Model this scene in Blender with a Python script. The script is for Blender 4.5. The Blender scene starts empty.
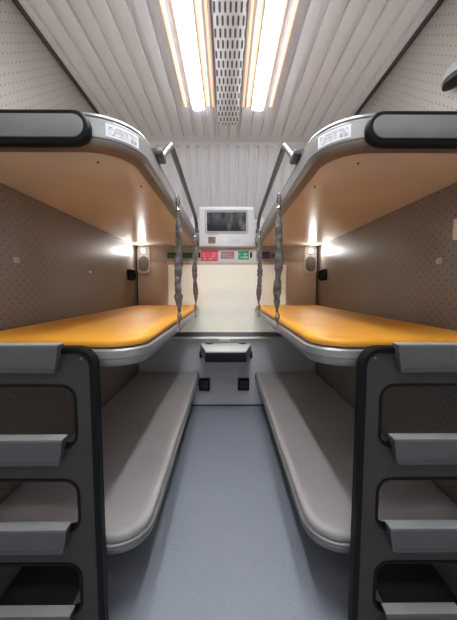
import bpy, bmesh, math, random
from mathutils import Vector, Matrix
random.seed(7)
R = math.radians
PI = math.pi
scene = bpy.context.scene
COL = scene.collection

# ------------------------------------------------------------------ materials
def mat(name, color, rough=0.5, metal=0.0, spec=0.5, emit=None, estr=0.0, coat=0.0, var=0.0, vscale=8.0, bump=0.0, bscale=60.0, detail=4):
    m = bpy.data.materials.new(name); m.use_nodes = True
    nt = m.node_tree; b = nt.nodes['Principled BSDF']
    b.inputs['Base Color'].default_value = (*color, 1)
    b.inputs['Roughness'].default_value = rough
    b.inputs['Metallic'].default_value = metal
    b.inputs['Specular IOR Level'].default_value = spec
    b.inputs['Coat Weight'].default_value = coat
    if emit:
        b.inputs['Emission Color'].default_value = (*emit, 1)
        b.inputs['Emission Strength'].default_value = estr
    if var or bump:
        tc = nt.nodes.new('ShaderNodeTexCoord')
    if var:
        n = nt.nodes.new('ShaderNodeTexNoise'); n.inputs['Scale'].default_value = vscale; n.inputs['Detail'].default_value = detail
        nt.links.new(tc.outputs['Object'], n.inputs['Vector'])
        mr = nt.nodes.new('ShaderNodeMapRange')
        mr.inputs['From Min'].default_value = 0.3; mr.inputs['From Max'].default_value = 0.7
        mr.inputs['To Min'].default_value = 1 - var; mr.inputs['To Max'].default_value = 1 + var
        nt.links.new(n.outputs['Fac'], mr.inputs['Value'])
        mx = nt.nodes.new('ShaderNodeVectorMath'); mx.operation = 'SCALE'
        mx.inputs[0].default_value = color
        nt.links.new(mr.outputs['Result'], mx.inputs['Scale'])
        nt.links.new(mx.outputs['Vector'], b.inputs['Base Color'])
    if bump:
        n2 = nt.nodes.new('ShaderNodeTexNoise'); n2.inputs['Scale'].default_value = bscale; n2.inputs['Detail'].default_value = 3
        nt.links.new(tc.outputs['Object'], n2.inputs['Vector'])
        bp = nt.nodes.new('ShaderNodeBump'); bp.inputs['Strength'].default_value = bump; bp.inputs['Distance'].default_value = 0.01
        nt.links.new(n2.outputs['Fac'], bp.inputs['Height'])
        nt.links.new(bp.outputs['Normal'], b.inputs['Normal'])
    return m

def math_node(nt, op, a, b=None, c=None):
    n = nt.nodes.new('ShaderNodeMath'); n.operation = op
    for i, v in enumerate((a, b, c)):
        if v is None: continue
        if isinstance(v, (int, float)): n.inputs[i].default_value = v
        else: nt.links.new(v, n.inputs[i])
    return n.outputs[0]

def hole_mask(nt, u, v, pu, pv, ru, rv, power=2.0):
    """1 inside dots of a centred lattice with pitch pu x pv (metres), half sizes ru, rv."""
    res = None
    for off in (0.0, 0.5):
        du = math_node(nt, 'SUBTRACT', math_node(nt, 'FRACT', math_node(nt, 'ADD', math_node(nt, 'DIVIDE', u, pu), off + 100)), 0.5)
        dv = math_node(nt, 'SUBTRACT', math_node(nt, 'FRACT', math_node(nt, 'ADD', math_node(nt, 'DIVIDE', v, pv), off + 100)), 0.5)
        a = math_node(nt, 'POWER', math_node(nt, 'ABSOLUTE', math_node(nt, 'MULTIPLY', du, pu / ru)), power)
        b = math_node(nt, 'POWER', math_node(nt, 'ABSOLUTE', math_node(nt, 'MULTIPLY', dv, pv / rv)), power)
        m = math_node(nt, 'LESS_THAN', math_node(nt, 'ADD', a, b), 1.0)
        res = m if res is None else math_node(nt, 'MAXIMUM', res, m)
    return res

def perforated(name, color, hole, axes, pitch, rad, rough=0.45, power=2.0, var=0.04):
    m = mat(name, color, rough, var=var, vscale=3.0)
    nt = m.node_tree; b = nt.nodes['Principled BSDF']
    tc = nt.nodes.new('ShaderNodeTexCoord'); sp = nt.nodes.new('ShaderNodeSeparateXYZ')
    nt.links.new(tc.outputs['Object'], sp.inputs[0])
    mask = hole_mask(nt, sp.outputs[axes[0]], sp.outputs[axes[1]], pitch[0], pitch[1], rad[0], rad[1], power)
    src = b.inputs['Base Color'].links[0].from_socket
    mx = nt.nodes.new('ShaderNodeMix'); mx.data_type = 'RGBA'
    nt.links.new(mask, mx.inputs['Factor']); nt.links.new(src, mx.inputs['A']); mx.inputs['B'].default_value = (*hole, 1)
    nt.links.new(mx.outputs['Result'], b.inputs['Base Color'])
    return m

M = {}
M['wall'] = perforated('perforated_taupe_panel', (0.205, 0.177, 0.157), (0.05, 0.035, 0.03), ('Y', 'Z'), (0.05, 0.041), (0.0036, 0.0036), 0.38)
M['wall_upper'] = M['wall']
M['ceiling'] = mat('white_corrugated_panel', (0.645, 0.655, 0.705), 0.4, var=0.02)
M['white'] = mat('white_plastic', (0.74, 0.74, 0.75), 0.4, var=0.02, vscale=5)
M['white_wall'] = mat('pale_grey_wall_panel', (0.74, 0.745, 0.77), 0.35, var=0.02, vscale=3)
M['beige'] = mat('beige_wall_panel', (0.57, 0.50, 0.44), 0.35, var=0.03, vscale=4)
M['beige_dark'] = mat('beige_header', (0.45, 0.39, 0.35), 0.4, var=0.03)
M['cream'] = mat('cream_blind_fabric', (0.91, 0.875, 0.76), 0.55, emit=(1, .95, .82), estr=0.12, var=0.025, vscale=5)  # faint emission added to brighten the blind, as if backlit
M['tan'] = mat('tan_underside_laminate', (0.76, 0.64, 0.51), 0.24, spec=0.5, var=0.05, vscale=3)
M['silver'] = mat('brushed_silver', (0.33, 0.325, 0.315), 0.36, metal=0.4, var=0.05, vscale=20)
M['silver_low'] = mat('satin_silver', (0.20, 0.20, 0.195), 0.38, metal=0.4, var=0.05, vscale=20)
M['silver_dark'] = mat('satin_grey_metal', (0.25, 0.25, 0.245), 0.35, metal=0.6, var=0.05, vscale=20)
M['rail'] = mat('dark_grey_rail', (0.085, 0.085, 0.09), 0.35, metal=0.3, var=0.05)
M['bronze'] = mat('dark_bronze_trim', (0.20, 0.155, 0.12), 0.4, metal=0.4, var=0.05)
M['black'] = mat('black_rubber', (0.006, 0.006, 0.007), 0.5, spec=0.2, var=0.1)
M['blackgloss'] = mat('black_gloss_plastic', (0.006, 0.006, 0.007), 0.3, spec=0.3, var=0.1)
M['inset'] = mat('grey_end_inset', (0.21, 0.212, 0.205), 0.5, var=0.05, vscale=10)
M['panel'] = mat('charcoal_panel', (0.060, 0.053, 0.047), 0.45, spec=0.3, var=0.06, vscale=14, bump=0.08, bscale=500)
M['step'] = mat('grey_step', (0.118, 0.120, 0.117), 0.42, metal=0.15, var=0.04, vscale=30)
M['tread'] = mat('ribbed_tread', (0.50, 0.51, 0.51), 0.45, metal=0.2, var=0.04, vscale=30)
M['rubber_lip'] = mat('dark_step_lip', (0.10, 0.105, 0.105), 0.5, var=0.05)
M['orange'] = mat('orange_vinyl', (0.84, 0.37, 0.03), 0.5, var=0.06, vscale=5, bump=0.25, bscale=9)
M['greymat'] = mat('taupe_vinyl', (0.43, 0.405, 0.395), 0.42, var=0.05, vscale=6, bump=0.15, bscale=11)
M['piping_o'] = mat('dark_brown_seam', (0.06, 0.025, 0.01), 0.5, var=0.1)
M['piping_g'] = mat('dark_taupe_seam', (0.23, 0.21, 0.20), 0.5, var=0.1)
M['sleeve'] = mat('grey_fabric_sleeve', (0.115, 0.105, 0.098), 0.42, var=0.4, vscale=40, bump=0.6, bscale=60)
M['chrome'] = mat('dull_chrome', (0.42, 0.40, 0.38), 0.25, metal=0.9, var=0.1, vscale=40)
M['led'] = mat('lit_white_diffuser', (0.9, 0.9, 0.9), 0.5, emit=(0.92, 0.96, 1.0), estr=34.0, var=0.01)
M['warm'] = mat('warm_led_line', (0.9, 0.7, 0.5), 0.5, emit=(1.0, 0.60, 0.34), estr=0.7, var=0.01)
M['trough'] = mat('lilac_grey_trough', (0.60, 0.57, 0.60), 0.5, emit=(1.0, 0.6, 0.4), estr=0.10, var=0.02)  # weak warm emission puts the LED spill into the housing itself
M['bulb'] = mat('lit_reading_bulb', (1, 1, 1), 0.4, emit=(1.0, 0.98, 0.95), estr=16.0, var=0.01)
M['mesh'] = perforated('grey_mesh_speaker', (0.24, 0.235, 0.23), (0.08, 0.08, 0.08), ('X', 'Z'), (0.012, 0.012), (0.003, 0.003))
M['vent'] = perforated('white_slotted_grille', (0.74, 0.74, 0.77), (0.07, 0.075, 0.09), ('X', 'Y'), (0.0245, 0.13), (0.0052, 0.026), 0.4, power=4.0)
M['dark'] = mat('dark_gap', (0.03, 0.028, 0.027), 0.6, var=0.1)
M['floor_shade'] = mat('painted_floor_shade', (0.085, 0.08, 0.078), 0.5, var=0.1)
M['base'] = mat('grey_baseboard', (0.30, 0.29, 0.28), 0.45, var=0.05)
M['socketface'] = mat('charcoal_socket_face', (0.03, 0.03, 0.033), 0.3, var=0.1)
M['tabletop'] = mat('pale_grey_laminate', (0.90, 0.90, 0.88), 0.3, var=0.03)
M['sill'] = mat('bright_sill', (0.96, 0.96, 0.95), 0.25, var=0.02)
M['sticker'] = mat('pale_lilac_sticker', (0.42, 0.38, 0.46), 0.4, var=0.5, vscale=160)
M['grey_line'] = mat('grey_print', (0.45, 0.45, 0.47), 0.5, var=0.02)

# floor : blue grey speckled vinyl
def floor_mat():
    m = mat('blue_grey_speckled_vinyl', (0.335, 0.365, 0.425), 0.38, var=0.03, vscale=1.2, bump=0.06, bscale=250)
    nt = m.node_tree; b = nt.nodes['Principled BSDF']
    src = b.inputs['Base Color'].links[0].from_socket
    tc = nt.nodes.new('ShaderNodeTexCoord')
    for scale, thr, colr in ((85, 0.19, (0.16, 0.17, 0.20, 1)), (60, 0.15, (0.50, 0.53, 0.58, 1))):
        v = nt.nodes.new('ShaderNodeTexVoronoi'); v.inputs['Scale'].default_value = scale
        nt.links.new(tc.outputs['Object'], v.inputs['Vector'])
        n = nt.nodes.new('ShaderNodeTexNoise'); n.inputs['Scale'].default_value = 30
        nt.links.new(tc.outputs['Object'], n.inputs['Vector'])
        near = math_node(nt, 'LESS_THAN', v.outputs['Distance'], thr)
        some = math_node(nt, 'GREATER_THAN', n.outputs['Fac'], 0.55)
        f = math_node(nt, 'MULTIPLY', math_node(nt, 'MULTIPLY', near, some), 0.85)
        mx = nt.nodes.new('ShaderNodeMix'); mx.data_type = 'RGBA'
        nt.links.new(f, mx.inputs['Factor']); nt.links.new(src, mx.inputs['A']); mx.inputs['B'].default_value = colr
        src = mx.outputs['Result']
    nt.links.new(src, b.inputs['Base Color'])
    return m
M['floor'] = floor_mat()

# printed matter: rows of dashes whose strokes are too small to read, over a ground colour (uses UV)
def print_mat(name, ground, ink, rows, cols, barcode=False, box=(0.08, 0.92, 0.15, 0.85), seed=0.0):
    m = mat(name, ground, 0.4, var=0.02)
    nt = m.node_tree; b = nt.nodes['Principled BSDF']
    src = b.inputs['Base Color'].links[0].from_socket
    uv = nt.nodes.new('ShaderNodeTexCoord'); sp = nt.nodes.new('ShaderNodeSeparateXYZ')
    nt.links.new(uv.outputs['UV'], sp.inputs[0]); u, v = sp.outputs['X'], sp.outputs['Y']
    def rng(x, a, c): return math_node(nt, 'MULTIPLY', math_node(nt, 'GREATER_THAN', x, a), math_node(nt, 'LESS_THAN', x, c))
    inside = math_node(nt, 'MULTIPLY', rng(u, box[0], box[1]), rng(v, box[2], box[3]))
    h = (box[3] - box[2]) / rows
    row = math_node(nt, 'LESS_THAN', math_node(nt, 'FRACT', math_node(nt, 'DIVIDE', math_node(nt, 'SUBTRACT', v, box[2]), h)), 0.62)
    wn = nt.nodes.new('ShaderNodeTexWhiteNoise'); wn.noise_dimensions = '2D'
    cb = nt.nodes.new('ShaderNodeCombineXYZ')
    nt.links.new(math_node(nt, 'FLOOR', math_node(nt, 'MULTIPLY', u, cols)), cb.inputs[0])
    nt.links.new(math_node(nt, 'ADD', math_node(nt, 'FLOOR', math_node(nt, 'DIVIDE', math_node(nt, 'SUBTRACT', v, box[2]), h)), seed), cb.inputs[1])
    nt.links.new(cb.outputs[0], wn.inputs['Vector'])
    ch = math_node(nt, 'GREATER_THAN', wn.outputs['Value'], 0.35)
    f = math_node(nt, 'MULTIPLY', math_node(nt, 'MULTIPLY', inside, row), ch)
    if barcode:
        bn = nt.nodes.new('ShaderNodeTexWhiteNoise'); bn.noise_dimensions = '1D'
        nt.links.new(math_node(nt, 'FLOOR', math_node(nt, 'MULTIPLY', u, 100)), bn.inputs['W'])
        bars = math_node(nt, 'GREATER_THAN', bn.outputs['Value'], 0.45)
        reg = math_node(nt, 'MULTIPLY', rng(u, barcode[0], barcode[1]), rng(v, barcode[2], barcode[3]))
        f = math_node(nt, 'ADD', math_node(nt, 'MULTIPLY', f, math_node(nt, 'SUBTRACT', 1.0, reg)), math_node(nt, 'MULTIPLY', bars, reg))
    f = math_node(nt, 'MULTIPLY', f, 0.65)
    mx = nt.nodes.new('ShaderNodeMix'); mx.data_type = 'RGBA'
    nt.links.new(f, mx.inputs['Factor']); nt.links.new(src, mx.inputs['A']); mx.inputs['B'].default_value = (*ink, 1)
    nt.links.new(mx.outputs['Result'], b.inputs['Base Color'])
    return m
M['barcode'] = print_mat('white_barcode_label', (0.80, 0.80, 0.82), (0.08, 0.08, 0.10), 5, 64, barcode=(0.42, 0.93, 0.12, 0.42))
M['sign_red'] = print_mat('red_sign_print', (0.72, 0.045, 0.085), (0.85, 0.40, 0.43), 3, 22)
M['sign_pink'] = print_mat('dusty_red_sign_print', (0.38, 0.17, 0.17), (0.60, 0.45, 0.43), 2, 14, seed=5)
M['sign_green'] = print_mat('green_sign_print', (0.01, 0.36, 0.15), (0.55, 0.82, 0.65), 2, 10, seed=9)
M['sign_dkgreen'] = print_mat('dark_green_sign_print', (0.03, 0.13, 0.055), (0.09, 0.22, 0.12), 1, 16, seed=2)
M['sign_blue'] = print_mat('blue_sign_print', (0.05, 0.055, 0.22), (0.14, 0.14, 0.33), 2, 8, seed=3)
M['sign_moss'] = print_mat('moss_green_sign_print', (0.10, 0.16, 0.06), (0.2, 0.28, 0.14), 1, 8, seed=4)
M['notice'] = print_mat('white_notice_print', (0.68, 0.68, 0.72), (0.50, 0.50, 0.56), 3, 9, box=(0.25, 0.75, 0.2, 0.8), seed=8)
M['button'] = print_mat('maroon_button_print', (0.16, 0.07, 0.075), (0.35, 0.2, 0.2), 2, 4, seed=6)

def screen_mat():
    m = mat('dark_glossy_screen', (0.02, 0.02, 0.03), 0.2, spec=0.12)
    nt = m.node_tree; b = nt.nodes['Principled BSDF']
    tc = nt.nodes.new('ShaderNodeTexCoord')
    mp = nt.nodes.new('ShaderNodeMapping'); mp.inputs['Scale'].default_value = (1, 1, 0.35)
    nt.links.new(tc.outputs['Object'], mp.inputs['Vector'])
    n = nt.nodes.new('ShaderNodeTexNoise'); n.inputs['Scale'].default_value = 13; n.inputs['Detail'].default_value = 2
    nt.links.new(mp.outputs[0], n.inputs['Vector'])
    r = nt.nodes.new('ShaderNodeValToRGB'); e = r.color_ramp.elements
    e[0].position = 0.57; e[0].color = (0.008, 0.009, 0.016, 1)
    e[1].position = 0.78; e[1].color = (0.16, 0.17, 0.15, 1)  # grey noise over black paints reflections into the screen colour
    nt.links.new(n.outputs['Fac'], r.inputs['Fac']); nt.links.new(r.outputs[0], b.inputs['Base Color'])
    return m
M['screen'] = screen_mat()

# ------------------------------------------------------------------ mesh helpers
def tag(o, label=None, cat=None, group=None, kind=None):
    if label: o['label'] = label
    if cat: o['category'] = cat
    if group: o['group'] = group
    if kind: o['kind'] = kind
    return o

def link(name, bm, m, parent=None, smooth=True, angle=35, loc=None, kind=None):
    bmesh.ops.recalc_face_normals(bm, faces=bm.faces)
    me = bpy.data.meshes.new(name); 
    if smooth:
        for f in bm.faces: f.smooth = True
        lim = R(angle)
        for e in bm.edges:
            if len(e.link_faces) == 2 and e.calc_face_angle(0) > lim: e.smooth = False
    bm.to_mesh(me); bm.free()
    o = bpy.data.objects.new(name, me); COL.objects.link(o)
    if m: me.materials.append(m)
    if parent:
        o.parent = parent
        off_ = Vector((0, 0, 0)); q_ = parent      # meshes are written in world coordinates
        while q_: off_ += q_.location; q_ = q_.parent
        o.location = -off_
    if kind: o['kind'] = kind
    return o

def recentre(o):
    """put a single-mesh thing's origin at its base centre"""
    me = o.data
    xs = [v.co for v in me.vertices]
    lo = Vector((min(v.x for v in xs), min(v.y for v in xs), min(v.z for v in xs)))
    hi = Vector((max(v.x for v in xs), max(v.y for v in xs), max(v.z for v in xs)))
    c = Vector(((lo.x + hi.x) / 2, (lo.y + hi.y) / 2, lo.z))
    me.transform(Matrix.Translation(-c)); o.location = c
    return o

def empty(name, loc, label, cat, group=None):
    o = bpy.data.objects.new(name, None); COL.objects.link(o); o.location = loc
    o.empty_display_size = 0.05
    return tag(o, label, cat, group)

def box(bm, x0, x1, y0, y1, z0, z1, bev=0.0, seg=2):
    t = bmesh.new()
    bmesh.ops.create_cube(t, size=1)
    for v in t.verts:
        v.co = Vector(((x0 + x1) / 2 + v.co.x * (x1 - x0), (y0 + y1) / 2 + v.co.y * (y1 - y0), (z0 + z1) / 2 + v.co.z * (z1 - z0)))
    if bev: bmesh.ops.bevel(t, geom=t.edges[:], offset=bev, segments=seg, affect='EDGES', profile=0.5)
    merge(bm, t); return bm

def merge(bm, t):
    tmp = bpy.data.meshes.new('tmp'); t.to_mesh(tmp); t.free(); bm.from_mesh(tmp); bpy.data.meshes.remove(tmp)

def bx(*a, **k): return box(bmesh.new(), *a, **k)

def prism(outline, lo, hi, axis='z', bev=0.0, seg=2, hi_inset=None):
    """solid from a 2D outline. axis z: (x,y) raised lo..hi ; axis y: (x,z) from y=lo..hi ; axis x: (y,z)."""
    bm = bmesh.new()
    def P(p, t):
        return Vector((p[0], p[1], t)) if axis == 'z' else (Vector((p[0], t, p[1])) if axis == 'y' else Vector((t, p[0], p[1])))
    a = [bm.verts.new(P(p, lo)) for p in outline]; b = [bm.verts.new(P(p, hi)) for p in (hi_inset or outline)]
    fa = bm.faces.new(a); fb = bm.faces.new(b)
    n = len(a)
    for i in range(n): bm.faces.new((a[i], a[(i + 1) % n], b[(i + 1) % n], b[i]))
    bmesh.ops.recalc_face_normals(bm, faces=bm.faces)
    if bev:
        es = list(set(fa.edges[:] + fb.edges[:]))
        bmesh.ops.bevel(bm, geom=es, offset=bev, segments=seg, affect='EDGES', profile=0.5)
    return bm

def arc(cx, cy, r, a0, a1, n=8):
    return [(cx + r * math.cos(R(a0 + (a1 - a0) * i / n)), cy + r * math.sin(R(a0 + (a1 - a0) * i / n))) for i in range(n + 1)]

def rrect(x0, x1, y0, y1, r, n=6):
    return (arc(x1 - r, y1 - r, r, 0, 90, n) + arc(x0 + r, y1 - r, r, 90, 180, n) + arc(x0 + r, y0 + r, r, 180, 270, n) + arc(x1 - r, y0 + r, r, 270, 360, n))

def ellipse(cx, cy, rx, ry, n=24):
    return [(cx + rx * math.cos(2 * PI * i / n), cy + ry * math.sin(2 * PI * i / n)) for i in range(n)]

def normals2d(path, closed=False):
    out = []
    n = len(path)
    for i in range(n):
        p0 = path[(i - 1) % n] if closed or i > 0 else path[i]
        p1 = path[(i + 1) % n] if closed or i < n - 1 else path[i]
        t = Vector((p1[0] - p0[0], p1[1] - p0[1])).normalized()
        out.append(Vector((-t.y, t.x)))
    return out

def sweep(path, profile, side=1, closed_path=False, axis='z', cap=True):
    """closed profile [(offset, height)] swept along a plan path; offset is along side*normal."""
    bm = bmesh.new(); ns = normals2d(path, closed_path); rings = []
    for p, n in zip(path, ns):
        ring = []
        for o, h in profile:
            q = (p[0] + side * n.x * o, p[1] + side * n.y * o)
            ring.append(bm.verts.new(Vector((q[0], q[1], h)) if axis == 'z' else Vector((q[0], h, q[1]))))
        rings.append(ring)
    k = len(profile); m = len(rings)
    for i in range(m if closed_path else m - 1):
        a, b = rings[i], rings[(i + 1) % m]
        for j in range(k): bm.faces.new((a[j], a[(j + 1) % k], b[(j + 1) % k], b[j]))
    if cap and not closed_path:
        bm.faces.new(rings[0]); bm.faces.new(rings[-1])
    return bm

def tube(pts, r, seg=12, flat=1.0, caps=True, radii=None, rot=None):
    """round (or flattened) tube through 3D points"""
    bm = bmesh.new(); pts = [Vector(p) for p in pts]; rings = []
    up0 = Vector((0.31, 0.17, 0.93)).normalized()
    prev = None
    for i, p in enumerate(pts):
        t = (pts[min(i + 1, len(pts) - 1)] - pts[max(i - 1, 0)]).normalized()
        if prev is None:
            u = t.cross(Vector((0, 1, 0)) if abs(t.y) < 0.9 else Vector((1, 0, 0))).normalized()
        else:
            u = (prev - t * prev.dot(t)).normalized()
        prev = u; w = t.cross(u)
        rr = radii[i] if radii else (r, r * flat)
        if not isinstance(rr, tuple): rr = (rr, rr * flat)
        a0 = rot[i] if rot else 0
        ring = []
        for j in range(seg):
            a = 2 * PI * j / seg
            x, y = rr[0] * math.cos(a), rr[1] * math.sin(a)
            c, s = math.cos(a0), math.sin(a0)
            ring.append(bm.verts.new(p + u * (x * c - y * s) + w * (x * s + y * c)))
        rings.append(ring)
    for a, b in zip(rings, rings[1:]):
        for j in range(seg): bm.faces.new((a[j], a[(j + 1) % seg], b[(j + 1) % seg], b[j]))
    if caps: bm.faces.new(rings[0]); bm.faces.new(rings[-1])
    return bm

def round_path(pts, r, n=6):
    """fillet the inner corners of a 3D polyline"""
    pts = [Vector(p) for p in pts]; out = [pts[0]]
    for a, b, c in zip(pts, pts[1:], pts[2:]):
        d0 = (a - b); d1 = (c - b); rr = min(r, d0.length * .45, d1.length * .45)
        p0 = b + d0.normalized() * rr; p1 = b + d1.normalized() * rr
        for i in range(n + 1):
            t = i / n
            out.append(p0 * (1 - t) ** 2 + b * 2 * t * (1 - t) + p1 * t * t)
    out.append(pts[-1]); return out

def uv_quad(name, m, parent, x0, x1, z0, z1, y, thick=0.004, r=0.004):
    """thin rounded plate on the end wall, its front facing -y, UVs over its front"""
    bm = prism(rrect(x0, x1, z0, z1, r, 3), y - thick, y, 'y')
    lay = bm.loops.layers.uv.new('UVMap')
    for f in bm.faces:
        for l in f.loops:
            l[lay].uv = ((l.vert.co.x - x0) / (x1 - x0), (l.vert.co.z - z0) / (z1 - z0))
    return link(name, bm, m, parent)

# ------------------------------------------------------------------ the compartment
W = 0.94          # half width
D = 2.98          # end wall
CZ = 2.525        # ceiling
FRONT = 0.80      # where the partitions end at the corridor

link('floor', bx(-2.2, 2.2, -1.0, D + .05, -0.05, 0.0), M['floor'], kind='structure', smooth=False)
for s, nm in ((-1, 'wall_left'), (1, 'wall_right')):
    x0, x1 = sorted((s * W, s * (W + 0.04)))
    link(nm, bx(x0, x1, FRONT, D + .05, 0.0, CZ + .03), M['wall'], kind='structure', smooth=False)
    x0, x1 = sorted((s * W, s * (W - 0.012)))
    link('baseboard_left' if s < 0 else 'baseboard_right', bx(x0, x1, FRONT, D, 0.0, 0.13, bev=.004), M['base'], kind='structure')
link('wall_corridor', bx(-2.2, 2.2, -1.05, -1.0, 0, CZ + .03), M['white_wall'], kind='structure', smooth=False)
# end wall : lower grey-white apron, beige side panels, header
link('wall_end', bx(-W, W, D, D + .05, 0, CZ + .03), M['white_wall'], kind='structure', smooth=False)
for i, s in enumerate((-1, 1)):
    x0, x1 = sorted((s * 0.625, s * W))
    link('trim_%d' % (1 + i), bx(x0, x1, D - .008, D, 0.80, 1.535, bev=.003), M['beige'], kind='structure')
    x0, x1 = sorted((s * 0.30, s * W))
    link('trim_%d' % (3 + i), bx(x0, x1, D - .012, D, 1.535, 1.70, bev=.003), M['beige_dark'], kind='structure')
    x0, x1 = sorted((s * (W - .004), s * (W - .016)))
    link('trim_%d' % (5 + i), bx(x0, x1, D - .016, D, 0.80, 1.70, bev=.002), M['dark'], kind='structure')
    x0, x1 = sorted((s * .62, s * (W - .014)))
    link('trim_%d' % (11 + i), bx(x0, x1, .96, D - .02, 0.0, 0.004), M['floor_shade'], kind='structure', smooth=False)  # not trim: dark sheet painting in the shade under the lower bunks
    # dark shadow gap where partition meets ceiling
    x0, x1 = sorted((s * W, s * (W - .014)))
    link('trim_%d' % (7 + i), bx(x0, x1, FRONT, 2.62, CZ - .022, CZ - .004), M['dark'], kind='structure', smooth=False)
link('trim_9', bx(-.30, .30, D - .014, D, 1.50, 1.665, bev=.004), M['white'], kind='structure')
link('baseboard_end', bx(-W + .02, W - .02, D - .008, D, 0, 0.012), M['dark'], kind='structure', smooth=False)
link('trim_13', bx(-.28, .28, D - .004, D, 0.012, 0.31, bev=.002), M['white_wall'], kind='structure')

# corrugated ceiling: flat run and the slope down to the end wall
PIT = 0.0875
def rib_profile():
    pts = []
    k = int(W / PIT) + 2
    for i in range(-k, k + 1):
        c = i * PIT
        for dx, h in ((-0.5, 0), (-0.20, 0), (-0.15, 1), (0.15, 1), (0.20, 0)):
            x = c + dx * PIT
            if -W <= x <= W: pts.append((x, h))
    return [(-W, 0)] + pts + [(W, 0)]
RP = rib_profile()
def rib_sheet(stations, amp=0.02):
    bm = bmesh.new(); rows = []
    for (y, z, f) in stations:
        rows.append([bm.verts.new(Vector((x, y, z + amp * (h * f)))) for x, h in RP])
    for a, b in zip(rows, rows[1:]):
        for j in range(len(a) - 1): bm.faces.new((a[j], a[j + 1], b[j + 1], b[j]))
    return bm
link('ceiling', rib_sheet([(-1.0, CZ, 1), (2.44, CZ, 1), (2.50, CZ, 0), (2.575, CZ, 0), (2.60, CZ - .02, 0), (2.625, CZ - .05, 1.3), (D, 1.96, 1.3)]), M['ceiling'], angle=20, kind='structure')
link('ceiling_roof', bx(-2.2, 2.2, -1.0, D + .05, CZ + .03, CZ + .06), M['ceiling'], kind='structure', smooth=False)
link('ceiling_corridor', bx(-2.2, -W - .04, -1.0, FRONT, CZ, CZ + .02), M['ceiling'], kind='structure', smooth=False)

# window with its frame, blind and bright sill
w = link('window_1', sweep(rrect(-.63, .63, 0.745, 1.52, .03), [(0, D - .02), (.02, D - .02), (.02, D), (0, D)], side=1, closed_path=True, axis='y'), M['beige'], kind='structure')
link('window_sill', prism([(D, .738), (D - .070, .738), (D - .072, .740), (D - .064, .753), (D, .753)], -.63, .63, 'x'), M['sill'], w)
link('window_bottom_bar', bx(-.61, .61, D - .03, D, 0.755, 0.80, bev=.004), M['silver_dark'], w)
t = empty('roller_blind', (0, D - .012, 0.80), 'cream roller blind pulled down over the window between the bunks', 'blind')
bm = bmesh.new(); rows = []
for k in range(25):
    z = 0.797 + (1.505 - 0.797) * k / 24
    yy = D - .012 - .002 * math.sin(k * .9)
    rows.append([bm.verts.new(Vector((x, yy, z))) for x in (-.615, -.3, 0, .3, .615)])
for a, b in zip(rows, rows[1:]):
    for j in range(4): bm.faces.new((a[j], a[j + 1], b[j + 1], b[j]))
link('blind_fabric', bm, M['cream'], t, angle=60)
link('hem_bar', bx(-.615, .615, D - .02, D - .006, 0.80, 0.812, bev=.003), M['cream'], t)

# ------------------------------------------------------------------ berths
def berth_path(s, xin, y0, r, n=10):
    """inner edge from the end wall towards the corridor, round the corner, then out to the partition"""
    p = [(xin, D - .035 - (D - .035 - (y0 + r)) * i / 6) for i in range(6)]
    p += [(xin + r - r * math.cos(R(90 * i / n)), y0 + r - r * math.sin(R(90 * i / n))) for i in range(n + 1)]
    p += [(W - .005, y0)]
    return [(s * x, y) for x, y in p]
def off(path, d, s):
    """plan path moved outwards by d (towards aisle and corridor)"""
    ns = normals2d(path)
    return [(p[0] + s * (-1) * n.x * d * -1 * -1, p[1] + s * (-1) * n.y * d * -1 * -1) for p, n in zip(path, ns)]
def SIDE(s): return -1 if s > 0 else 1
# outward normal test: path runs -y along the aisle; for the right berth (s=+1) left-normal of -y is +x, outward is -x -> side -1
def outline_from(path, d, s):
    q = [(p[0] + SIDE(s) * n.x * d, p[1] + SIDE(s) * n.y * d) for p, n in zip(path, normals2d(path))]
    q[-1] = (s * (W - .003), q[-1][1])
    return q + [(s * (W - .003), D - .035)]

def mattress(s, path, inset, z0, z1, name, label, m, seam, group):
    """soft pad with pillowy rounded edge, a welt seam and a slightly crowned top"""
    base = outline_from(path, -inset, s)
    o = empty(name, (s * .6, 2.0, z0), label, 'mattress', group)
    bm = bmesh.new()
    h = z1 - z0
    prof = [(0.006, 0.0), (0.0, .18), (0.0, .55), (.004, .78), (.012, .92), (.026, 1.0), (.06, 1.03)]
    cx = s * (W + .32) / 2; cy = 1.95
    rings = []
    n0 = len(base)
    # resample the outline so the wrinkles have vertices
    pts = []
    for i in range(n0):
        a, b = Vector(base[i]), Vector(base[(i + 1) % n0]); L = (b - a).length; k = max(1, int(L / .08))
        for j in range(k): pts.append(a.lerp(b, j / k))
    ns = normals2d([tuple(p) for p in pts], True)
    ctr = Vector((cx, cy))
    for d, f in prof:
        ring = []
        for p, nn in zip(pts, ns):
            if nn.dot(p - ctr) > 0: nn = -nn
            q = p + nn * d
            ring.append(bm.verts.new(Vector((q.x, q.y, z0 + h * f))))
        rings.append(ring)
    for a, b in zip(rings, rings[1:]):
        for j in range(len(a)): bm.faces.new((a[j], a[(j + 1) % len(a)], b[(j + 1) % len(a)], b[j]))
    bm.faces.new(rings[0]); bm.faces.new(rings[-1])
    link('pad', bm, m, o, angle=50)
    # welt along the visible edge
    wp = [(p[0] - SIDE(s) * n.x * (inset - .0005), p[1] - SIDE(s) * n.y * (inset - .0005)) for p, n in zip(path, normals2d(path))]
    link('seam', tube([(p[0], p[1], z0 + h * .14) for p in wp[:-1]] + [(wp[-1][0] - s * .02, wp[-1][1], z0 + h * .14)], .0022, 6), seam, o)
    return o

XU, YU, RU = 0.292, 0.900, 0.16
XM, YM, RM = 0.294, 0.948, 0.13
XL, YL, RL = 0.295, 0.948, 0.13

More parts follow.
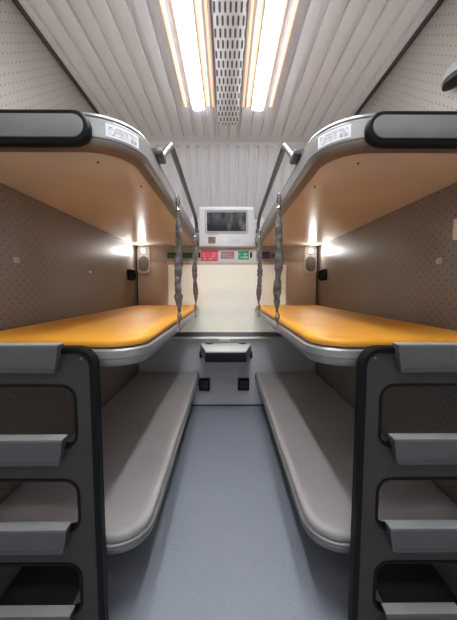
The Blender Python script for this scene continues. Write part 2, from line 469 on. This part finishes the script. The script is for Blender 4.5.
def upper_berth(s, side):
    path = berth_path(s, XU, YU, RU)
    o = empty('upper_bunk', (s * .63, 2.0, 1.69),
              'upper bunk on the %s of the aisle, tan underside, silver rail, black capsule end' % side, 'bunk', 'upper bunks')
    link('underside_board', prism(outline_from(path, -.024, s), 1.690, 1.715), M['tan'], o)
    link('lower_trim', sweep(path, [(-.034, 1.682), (-.022, 1.682), (-.004, 1.690), (.003, 1.702), (.003, 1.7095), (-.034, 1.7095)], SIDE(s)), M['bronze'], o)
    link('frame_rail', sweep(path, [(-.034, 1.710), (.003, 1.710), (.006, 1.714), (.006, 1.764), (.003, 1.768), (-.001, 1.768), (-.001, 1.773), (.003, 1.775), (.001, 1.783), (-.010, 1.788), (-.026, 1.790), (-.034, 1.784)], SIDE(s)), M['silver'], o)
    # black capsule end with its grey inset, facing the corridor
    xa, xb = sorted((s * .408, s * (W - .004)))
    cap = link('end_cap', prism(rrect(xa, xb, 1.676, 1.776, .049, 10), YU - .030, YU + .0, 'y', bev=.009, seg=3), M['black'], o)
    xa, xb = sorted((s * .423, s * (W - .02)))
    link('inset_panel', prism(rrect(xa, xb, 1.695, 1.760, .032, 10), YU - .034, YU - .028, 'y', bev=.002), M['inset'], cap)
    # guard rail
    gp = round_path([(s * .284, 1.20, 1.795), (s * .284, 1.24, 1.797), (s * .288, 1.50, 1.978), (s * .288, 2.56, 1.905), (s * .288, 2.70, 1.86), (s * .288, 2.72, 1.79)], .03)
    g = link('guard_rail', tube(gp, .0155, 12), M['rail'], o)
    link('rail_foot', bx(*sorted((s * .262, s * .308)), 1.165, 1.265, 1.782, 1.808, bev=.008), M['rail'], g)
    link('rail_foot', bx(*sorted((s * .268, s * .302)), 2.69, 2.76, 1.775, 1.812, bev=.006), M['rail'], g)
    # barcode label following the curved rail
    ns = normals2d(path)
    fine = berth_path(s, XU, YU, RU, 30)[:-1]
    x_end = s * .40
    fine = fine[5:] 
    k0 = 9
    sec = [p for p in fine[k0:k0 + 25] if abs(p[0]) < .385]
    nn = normals2d(sec)
    bm = bmesh.new(); lay = bm.loops.layers.uv.new('UVMap')
    ds = [0]
    for a, b in zip(sec, sec[1:]): ds.append(ds[-1] + math.hypot(b[0] - a[0], b[1] - a[1]))
    vs = []
    for p, n, d in zip(sec, nn, ds):
        row = []
        for oo, z in ((.0068, 1.720), (.0068, 1.759)):
            row.append((bm.verts.new(Vector((p[0] + SIDE(s) * n.x * oo, p[1] + SIDE(s) * n.y * oo, z))), (d / ds[-1] if s < 0 else d / ds[-1], 0 if z < 1.74 else 1)))
        vs.append(row)
    for a, b in zip(vs, vs[1:]):
        q = [a[0], b[0], b[1], a[1]]
        f = bm.faces.new([x[0] for x in q])
        for l, x in zip(f.loops, q): l[lay].uv = (x[1][0] if s > 0 else 1 - x[1][0], x[1][1])
    link('barcode_label', bm, M['barcode'], o)['label'] = 'white printed barcode label'
    # small screw under the board
    for (xx, yy) in ((.45, 1.02), (.37, 1.25)):
        link('screw', prism([(s * xx + .0035 * math.cos(a * PI / 4), yy + .0035 * math.sin(a * PI / 4)) for a in range(8)], 1.684, 1.691), M['bronze'], o)
    return o

def middle_berth(s, side):
    path = berth_path(s, XM, YM, RM)
    o = empty('middle_bunk', (s * .63, 2.0, .985), 'middle bunk on the %s of the aisle, silver rail under its orange pad' % side, 'bunk', 'middle bunks')
    link('bunk_board', prism(outline_from(path, -.03, s), .992, 1.03), M['silver_dark'], o)
    link('frame_rail', sweep(path, [(-.035, 1.050), (.001, 1.050), (.006, 1.044), (.006, 1.020), (.001, 1.014), (.001, 1.010), (-.004, 0.998), (-.014, .988), (-.035, .985)], SIDE(s)), M['silver'], o)
    mattress(s, path, .006, 1.050, 1.086, 'mattress', 'orange vinyl mattress pad on the middle bunk %s of the aisle' % side, M['orange'], M['piping_o'], 'orange mattress pads')
    return o

def lower_berth(s, side):
    path = berth_path(s, XL, YL, RL)
    o = empty('lower_bunk', (s * .63, 2.0, .30), 'lower bunk on the %s of the aisle, thin silver rail under grey pad' % side, 'bunk', 'lower bunks')
    link('bunk_board', prism(outline_from(path, -.02, s), .305, .330), M['dark'], o)
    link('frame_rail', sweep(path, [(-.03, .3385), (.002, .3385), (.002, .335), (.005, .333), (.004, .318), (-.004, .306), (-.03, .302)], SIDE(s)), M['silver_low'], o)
    link('rail_bead', sweep(path, [(-.03, .349), (.003, .349), (.006, .346), (.006, .341), (.003, .339), (-.03, .339)], SIDE(s)), M['silver'], o)
    for y in (1.35, 2.3):
        a, b = sorted((s * .62, s * (W - .014)))
        link('bracket', prism([(s * (W - .013), .30), (s * .50, .30), (s * .50, .28), (s * (W - .013), .05)], y, y + .02, 'y'), M['dark'], o)
    mattress(s, path, .004, .349, .384, 'mattress', 'taupe grey vinyl mattress pad on the lower bunk %s of the aisle' % side, M['greymat'], M['piping_g'], 'grey mattress pads')
    return o

# ------------------------------------------------------------------ ladder panel with four steps
STEP_Z = [1.079, .774, .470, .165]
def step_bm(s, z, xi, xo, y0):
    prof = [(0, 0, 0), (-.034, 0.0, 0), (-.0375, -.005, 0.001), (-.0365, -.040, .006), (-.034, -.074, .013), (-.030, -.086, .018), (-.018, -.094, .028), (0, -.094, .028)]
    bm = bmesh.new(); A = []; B = []
    for d, h, c in prof:
        A.append(bm.verts.new(Vector((s * (xi + c), y0 + d, z + h)))); B.append(bm.verts.new(Vector((s * (xo - c), y0 + d, z + h))))
    n = len(A)
    for i in range(n): bm.faces.new((A[i], A[(i + 1) % n], B[(i + 1) % n], B[i]))
    bm.faces.new(A); bm.faces.new(B)
    bmesh.ops.recalc_face_normals(bm, faces=bm.faces)
    return bm

def ladder(s, side):
    y0, y1 = .908, .930
    xi, xo, zt = .437, W - .004, 1.058
    o = empty('ladder_panel', (s * .68, .92, 0), 'charcoal ladder panel with grey steps and black edging, %s of the aisle' % side, 'ladder', 'ladder panels at the bunk ends')
    r = .055
    inner = [(xi, 0.002), (xi, zt - r)] + arc(xi + r, zt - r, r, 180, 90, 8)[1:] + [(xo, zt)]
    out = [(s * x, z) for x, z in inner + [(xo, 0.002)]]
    holes = [(.500, .840, .732, .940), (.502, .840, .440, .618), (.506, .840, .135, .318)]
    bm = bmesh.new()
    # plate with three openings: triangulated outline + holes, front and back
    loops = [out] + [[(s * x, z) for x, z in rrect(a, b, c, d, .045, 6)] for a, b, c, d in holes]
    es = []; rim = []
    for L in loops:
        vs = [bm.verts.new(Vector((x, y0, z))) for x, z in L]
        ee = [bm.edges.new((vs[i], vs[(i + 1) % len(vs)])) for i in range(len(vs))]
        es += ee
    bmesh.ops.triangle_fill(bm, edges=es, use_beauty=True)
    ex = bmesh.ops.extrude_face_region(bm, geom=bm.faces[:])
    for v in [g for g in ex['geom'] if isinstance(g, bmesh.types.BMVert)]: v.co.y = y1
    link('panel', bm, M['panel'], o, smooth=False)
    # rubber edging on the aisle edge and top
    pth = [(s * x, z) for x, z in inner]
    link('edge_trim', sweep(pth, [(-.011, y0 - .006), (.004, y0 - .008), (.010, y0 - .004), (.010, y1 + .002), (.004, y1 + .004), (-.011, y1 + .004)], 1 if s > 0 else -1, axis='y'), M['black'], o)
    for a, b, c, d in holes:
        L = [(s * x, z) for x, z in rrect(a, b, c, d, .045, 6)]
        if s < 0: L.reverse()
        # normal of a counter-clockwise loop points inwards
        link('opening_trim', sweep(L, [(-.005, y0 - .004), (.003, y0 - .004), (.003, y1 + .003), (-.005, y1 + .003)], 1, closed_path=True, axis='y'), M['black'], o)
    for z in STEP_Z:
        st = link('step', step_bm(s, z, .528, .785, y0 - .0005), M['step'], o, angle=28)
        a, b = sorted((s * .529, s * .784))
        link('tread_strip', prism([(a, y0 - .035), (b, y0 - .035), (b, y0 - .002), (a, y0 - .002)], z + .0003, z + .003), M['tread'], st)
        a, b = sorted((s * .552, s * .766))
        link('step_lip', prism([(y0 - .0358, z - .072), (y0 - .0318, z - .0865), (y0 - .0305, z - .0860), (y0 - .033, z - .072)], a, b, 'x'), M['rubber_lip'], st)
    for (x, z) in ((.475, 1.03),):
        link('screw', prism(ellipse(s * x, z, .004, .004, 10), y0 - .003, y0, 'y'), M['silver_dark'], o)
    return o

# ------------------------------------------------------------------ safety straps
def strap(s, y, ztop, zbot, label, seed, thick=1.0):
    rnd = random.Random(seed)
    x = s * .270
    o = empty('safety_strap', (x, y, zbot), label, 'strap', 'safety straps between upper and middle bunks')
    z1, z0 = ztop - .10, zbot + .105
    pts = []; rad = []; rot = []
    n = 34; a = rnd.uniform(0, 1)
    for i in range(n + 1):
        t = i / n
        z = z1 + (z0 - z1) * t
        wv = .0205 + .003 * math.sin(i * .6 + seed) + rnd.uniform(-.004, .003)
        env = min(1, .35 + 6 * t, .35 + 5 * (1 - t))
        pts.append((x + s * .004 * math.sin(t * 7 + seed), y + .004 * math.sin(t * 5 + seed * 2), z))
        rad.append((wv * env * thick, (.009 + .004 * math.sin(i * 1.9 + seed)) * env * thick))
        a += rnd.uniform(-.7, .7); rot.append(PI * .0 + .5 * math.sin(a * 2))
    link('fabric_sleeve', tube(pts, .02, 14, radii=rad, rot=rot), M['sleeve'], o, angle=60)
    # top shackle, ring and bolt
    link('top_hook', tube([(x, y, z1 - .004), (x, y, z1 + .02), (x, y, z1 + .032), (x, y, z1 + .04), (x, y, z1 + .06), (x, y, z1 + .072), (x, y, ztop + .01)], .006, 10,
         radii=[(.006, .006), (.006, .006), (.013, .013), (.008, .008), (.008, .008), (.014, .014), (.008, .008)]), M['chrome'], o)
    link('top_bolt', tube([(x - s * .006, y, ztop), (x + s * .0105, y, ztop)], .011, 12), M['chrome'], o)
    link('bottom_hook', tube([(x, y, z0 + .004), (x, y, z0 - .015), (x, y, z0 - .03), (x, y, z0 - .04), (x, y, z0 - .06), (x, y, zbot + .02), (x, y, zbot)], .005, 10,
         radii=[(.006, .006), (.012, .010), (.014, .010), (.006, .006), (.0045, .0045), (.0045, .0045), (.010, .010)]), M['chrome'], o)
    link('bottom_bolt', tube([(x - s * .004, y, zbot + .004), (x + s * .008, y, zbot + .004)], .010, 12), M['chrome'], o)
    return o

for s, side in ((-1, 'left'), (1, 'right')):
    upper_berth(s, side); middle_berth(s, side); lower_berth(s, side); ladder(s, side)
strap(-1, 1.58, 1.745, 1.018, 'grey sleeved strap nearer the ladder, left side of the aisle', 3)
strap(-1, 2.40, 1.745, 1.018, 'grey sleeved strap nearer the end wall, left side of the aisle', 11)
strap(1, 1.54, 1.745, 1.018, 'grey sleeved strap nearer the ladder, right side of the aisle', 5)
strap(1, 2.42, 1.745, 1.018, 'grey sleeved strap nearer the end wall, right side of the aisle', 17)

# ------------------------------------------------------------------ ceiling lights and vent
def ceiling_light(x0, x1, inner, label):
    """x0<x1: lit diffuser; inner = +1 when the vent lies at larger x"""
    ya, yb = 0.25, 2.09
    z = CZ - .012
    o = empty('ceiling_light', ((x0 + x1) / 2, yb, z), label, 'ceiling light', 'twin ceiling lights')
    def X(a, b):
        # offsets from the diffuser's vent-side edge (positive toward the vent) / outer side edge (negative)
        e = x1 if inner > 0 else x0
        oe = x0 if inner > 0 else x1
        f = lambda q: e + inner * q if q >= 0 else oe + inner * q
        return sorted((f(a), f(b)))
    link('housing', bx(*X(-.066, .080), ya, yb + .012, CZ - .008, CZ + .025, bev=.003), M['trough'], o)
    link('diffuser', bx(x0 + .004, x1 - .004, ya, yb, CZ - .030, CZ - .007, bev=.004), M['led'], o)
    link('diffuser_rim', bx(*X(-.0001, -.007), ya, yb, CZ - .020, CZ - .007, bev=.002), M['grey_line'], o)
    link('diffuser_rim', bx(*X(.0001, .009), ya, yb, CZ - .020, CZ - .007, bev=.002), M['grey_line'], o)
    link('warm_strip', bx(*X(-.060, -.042), ya, yb - .01, CZ - .011, CZ - .0075, bev=.001), M['warm'], o)
    link('warm_strip', bx(*X(-.008, -.012), ya, yb - .01, CZ - .010, CZ - .0075), M['warm'], o)
    link('warm_strip', bx(*X(.014, .038), ya, yb - .01, CZ - .010, CZ - .0075, bev=.001), M['warm'], o)
    link('divider', bx(*X(.038, .054), ya, yb, CZ - .022, CZ - .007, bev=.003), M['trough'], o)
    link('warm_strip', bx(*X(.056, .068), ya, yb - .01, CZ - .011, CZ - .0075, bev=.001), M['warm'], o)
    return o
ceiling_light(-.240, -.162, 1, 'lit white strip light with orange edge glow, left of the ceiling vent')
ceiling_light(.172, .250, -1, 'lit white strip light with orange edge glow, right of the ceiling vent')
o = empty('ceiling_vent', (.008, 2.31, CZ - .02), 'white slotted air vent running between the two ceiling lights', 'vent')
o2 = link('grille', prism(rrect(-.069, .085,   .25, 2.28, .035, 6), CZ - .022, CZ - .004, 'z', bev=.004), M['vent'], o)

# ------------------------------------------------------------------ display unit over the window
o = empty('display_unit', (0, D, 1.665), 'white wall unit with dark screen above the red and green signs', 'screen')
bm = prism([(D, 1.665), (D - .075, 1.672), (D - .085, 1.68), (D - .085, 2.045), (D - .075, 2.058), (D, 2.062)], -.279, .271, 'x', bev=.006)
link('housing', bm, M['white'], o)
link('hood', bx(-.268, .260, D - .095, D - .08, 2.030, 2.062, bev=.004), M['sill'], o)
fr = link('screen_frame', sweep(rrect(-.213, .197, 1.815, 2.018, .008, 3), [(-.012, D - .094), (.006, D - .094), (.006, D - .084), (-.012, D - .084)], 1, closed_path=True, axis='y'), M['grey_line'], o)
uv_quad('screen', M['screen'], o, -.203, .187, 1.825, 2.008, D - .083, .005)
uv_quad('button_plate', M['button'], o, -.190, -.118, 1.705, 1.768, D - .084, .004)
uv_quad('notice', M['notice'], o, .010, .172, 1.695, 1.778, D - .084, .003)
uv_quad('label_line', M['grey_line'], o, -.205, -.09, 1.790, 1.797, D - .084, .002, r=.003)

# signs below the display unit
def sign(name, x0, x1, z0, z1, m, label, y=D - .0138, group=None):
    q = uv_quad(name, m, None, x0, x1, z0, z1, y, .004)
    recentre(q); return tag(q, label, 'sign', group)
G = 'small signs over the window'
sign('red_sign', -.272, -.096, 1.535, 1.648, M['sign_red'], 'red sign with pale lettering under the display unit', group=G)
sign('dusty_red_sign', -.066, .072, 1.560, 1.632, M['sign_pink'], 'dusty brown-red sign between the red and bright green signs', group=G)
sign('green_sign', .112, .222, 1.552, 1.640, M['sign_green'], 'bright green sign with pale lettering under the display unit', group=G)
sign('dark_green_sign', -.618, -.352, 1.565, 1.622, M['sign_dkgreen'], 'long dark green sign behind the straps left of the aisle', y=D - .0118, group=G)
sign('blue_sign', .350, .438, 1.562, 1.632, M['sign_blue'], 'small dark blue sign beside the moss green one', y=D - .0118, group=G)
sign('moss_green_sign', .448, .53, 1.565, 1.615, M['sign_moss'], 'small moss green sign beside the blue sign', y=D - .0118, group=G)
for x, lb in ((-.286, 'tiny black clip at the left end of the red sign'), (.244, 'tiny black clip at the right end of the green sign')):
    q = link('sign_clip', bx(x - .010, x + .010, D - .022, D - .0135, 1.57, 1.625, bev=.003), M['black']); recentre(q)
    tag(q, lb, 'clip', 'sign clips')

# ------------------------------------------------------------------ reading lamps, hooks, sockets
def reading_lamp(s, side):
    cx = s * .858
    o = empty('reading_lamp', (cx, D - .01, 1.41), 'lit reading lamp plate with grey mesh oval, end wall %s of the aisle' % side, 'lamp', 'reading lamps on the end wall')
    link('plate', prism(rrect(cx - .066, cx + .066, 1.405, 1.688, .035, 6), D - .024, D - .0085, 'y', bev=.006), M['white'], o)
    link('mesh_oval', prism(rrect(cx - .052, cx + .052, 1.43, 1.585, .05, 8), D - .028, D - .022, 'y', bev=.002), M['mesh'], o)
    bm = bmesh.new(); bmesh.ops.create_uvsphere(bm, u_segments=20, v_segments=10, radius=.022)
    for v in bm.verts: v.co = Vector((cx + v.co.x, D - .03 + v.co.y * .7, 1.637 + v.co.z))
    link('bulb', bm, M['bulb'], o)
    link('bezel', sweep(ellipse(cx, 1.637, .027, .027, 24), [(-.004, D - .030), (.003, D - .030), (.003, D - .022), (-.004, D - .022)], 1, closed_path=True, axis='y'), M['silver'], o)
    l = bpy.data.lights.new('reading_light', 'SPOT'); l.energy = 4.2; l.color = (1.0, .97, .93); l.shadow_soft_size = .025; l.spot_size = R(165); l.spot_blend = .6
    lo = bpy.data.objects.new('reading_light', l); COL.objects.link(lo); lo.location = (cx, D - .075, 1.637); lo.rotation_euler = (R(-80), 0, 0)
def wall_hook(s, side):
    x = s * W
    o = empty('wall_hook', (x, 2.78, 1.33), 'black folding hook on the perforated partition %s of the aisle' % side, 'hook', 'black wall hooks')
    a, b = sorted((x, x - s * .012))
    link('hook_plate', bx(a, b, 2.70, 2.83, 1.335, 1.44, bev=.004), M['black'], o)
    for yy in (2.73, 2.80):
        link('hook_arm', tube(round_path([(x - s * .008, yy, 1.425), (x - s * .030, yy, 1.43), (x - s * .045, yy, 1.36), (x - s * .015, yy, 1.335)], .02), .013, 10), M['blackgloss'], o)
def socket(x0, x1, label):
    o = empty('power_socket', ((x0 + x1) / 2, D, .175), label, 'socket', 'black sockets under the table')
    link('housing', prism(rrect(x0, x1, .178, .308, .008, 3), D - .045, D - .003, 'y', bev=.006), M['black'], o)
    link('socket_face', prism(rrect(x0 + .018, x1 - .018, .20, .285, .01, 3), D - .049, D - .044, 'y', bev=.002), M['socketface'], o)
for s, side in ((-1, 'left'), (1, 'right')):
    reading_lamp(s, side); wall_hook(s, side)
socket(-.300, -.185, 'black power socket box on the end wall beside the left lower bunk')
socket(.112, .232, 'black power socket box on the end wall beside the right lower bunk')

# ------------------------------------------------------------------ small fold-down table
o = empty('wall_mounted_table', (-.015, D, .49), 'small black fold-down table with pale top under the window', 'table')
tx = -.015
def table_outline(w0, w1, d0, d1):
    return [(tx - w0, D - .0005), (tx - w0, D - d0), (tx - w1, D - d1), (tx + w1, D - d1), (tx + w0, D - d0), (tx + w0, D - .0005)]
link('table_top', prism(table_outline(.258, .185, .07, .40), .668, .684, 'z', bev=.004), M['tabletop'], o)
link('table_body', prism(table_outline(.262, .19, .08, .398), .574, .667, 'z', bev=.012, seg=3), M['blackgloss'], o)
for sx in (-1, 1):
    link('cup_recess', prism([(tx + sx * .175 + .042 * math.cos(a * PI / 10), D - .055 + .028 * math.sin(a * PI / 10)) for a in range(20)], .684, .6855), M['black'], o)
    link('side_bracket', bx(*sorted((tx + sx * .255, tx + sx * .275)), D - .06, D - .003, .53, .60, bev=.004), M['black'], o)
q = link('table_latch', bx(-.085, .03, D - .04, D - .001, .70, .733, bev=.005), M['sill']); recentre(q)
tag(q, 'small white latch on the end wall just above the fold-down table', 'latch')

# ------------------------------------------------------------------ little things on the partitions
def on_wall(name, s, y0, y1, z0, z1, m, label, cat, group=None, r=.008, t=.003):
    a, b = sorted((s * W, s * (W - t)))
    q = link(name, prism(rrect(y0, y1, z0, z1, r, 4), a, b, 'x'), m); recentre(q); tag(q, label, cat, group)
on_wall('wall_sticker', 1, 1.255, 1.293, 1.365, 1.390, M['sticker'], 'small lilac sticker on the partition right of the aisle', 'sticker')
on_wall('wall_sticker', -1, 1.262, 1.302, 1.368, 1.394, M['sticker'], 'pale torn sticker on the partition left of the aisle, nearer the ladder', 'sticker')
on_wall('wall_sticker', -1, 1.95, 1.985, 1.36, 1.375, M['white'], 'tiny white mark on the left partition, farther from the ladder', 'sticker')
on_wall('switch_plate', 1, 1.10, 1.197, 1.455, 1.54, M['white'], 'white switch plate on the right partition just under the upper bunk, near the ladder', 'switch plate', t=.008)
on_wall('switch_plate', -1, 1.10, 1.175, 1.455, 1.51, M['white'], 'white switch plate on the left partition just under the upper bunk, near the ladder', 'switch plate', t=.008)
o = empty('partition_lamp', (W, 1.215, 2.08), 'round grey lamp with black underside on partition above the right upper bunk', 'lamp')
bm = bmesh.new()
bmesh.ops.create_uvsphere(bm, u_segments=24, v_segments=12, radius=.052)
for v in list(bm.verts):
    if v.co.z < -.001: v.co.z *= .02
for v in bm.verts: v.co = Vector((W - .03 + v.co.x * .55, 1.205 + v.co.y, 2.105 + v.co.z * 1.0))
link('lamp_dome', bm, M['inset'], o)
link('lamp_underside', prism([(W - .03 + .032 * math.cos(a * PI / 12), 1.205 + .056 * math.sin(a * PI / 12)) for a in range(24)], 2.080, 2.104, bev=.004), M['black'], o)

# ------------------------------------------------------------------ light
l = bpy.data.lights.new('corridor_fill', 'AREA'); l.shape = 'RECTANGLE'; l.size = 1.6; l.size_y = .25; l.energy = 7; l.color = (1, .98, .96)  # unseen area light added behind the camera to fill the foreground
lo = bpy.data.objects.new('corridor_fill', l); COL.objects.link(lo); lo.location = (0, -.55, CZ - .04)
wd = bpy.data.worlds.new('world'); scene.world = wd; wd.use_nodes = True
wd.node_tree.nodes['Background'].inputs[0].default_value = (.96, .97, 1, 1)
wd.node_tree.nodes['Background'].inputs[1].default_value = 0.38

# ------------------------------------------------------------------ camera
cam = bpy.data.cameras.new('camera'); co = bpy.data.objects.new('camera', cam); COL.objects.link(co)
cam.sensor_fit = 'HORIZONTAL'; cam.sensor_width = 36; cam.lens = 36 * 285 / 457
cam.clip_start = .02
co.location = (-.006, 0, 1.255); co.rotation_euler = (R(90 - 4.314), 0, R(-.36))
scene.camera = co
scene.view_settings.view_transform = 'Standard'
scene.view_settings.look = 'None'
scene.view_settings.exposure = 0.32
scene.cycles.use_denoising = True
scene.cycles.max_bounces = 8
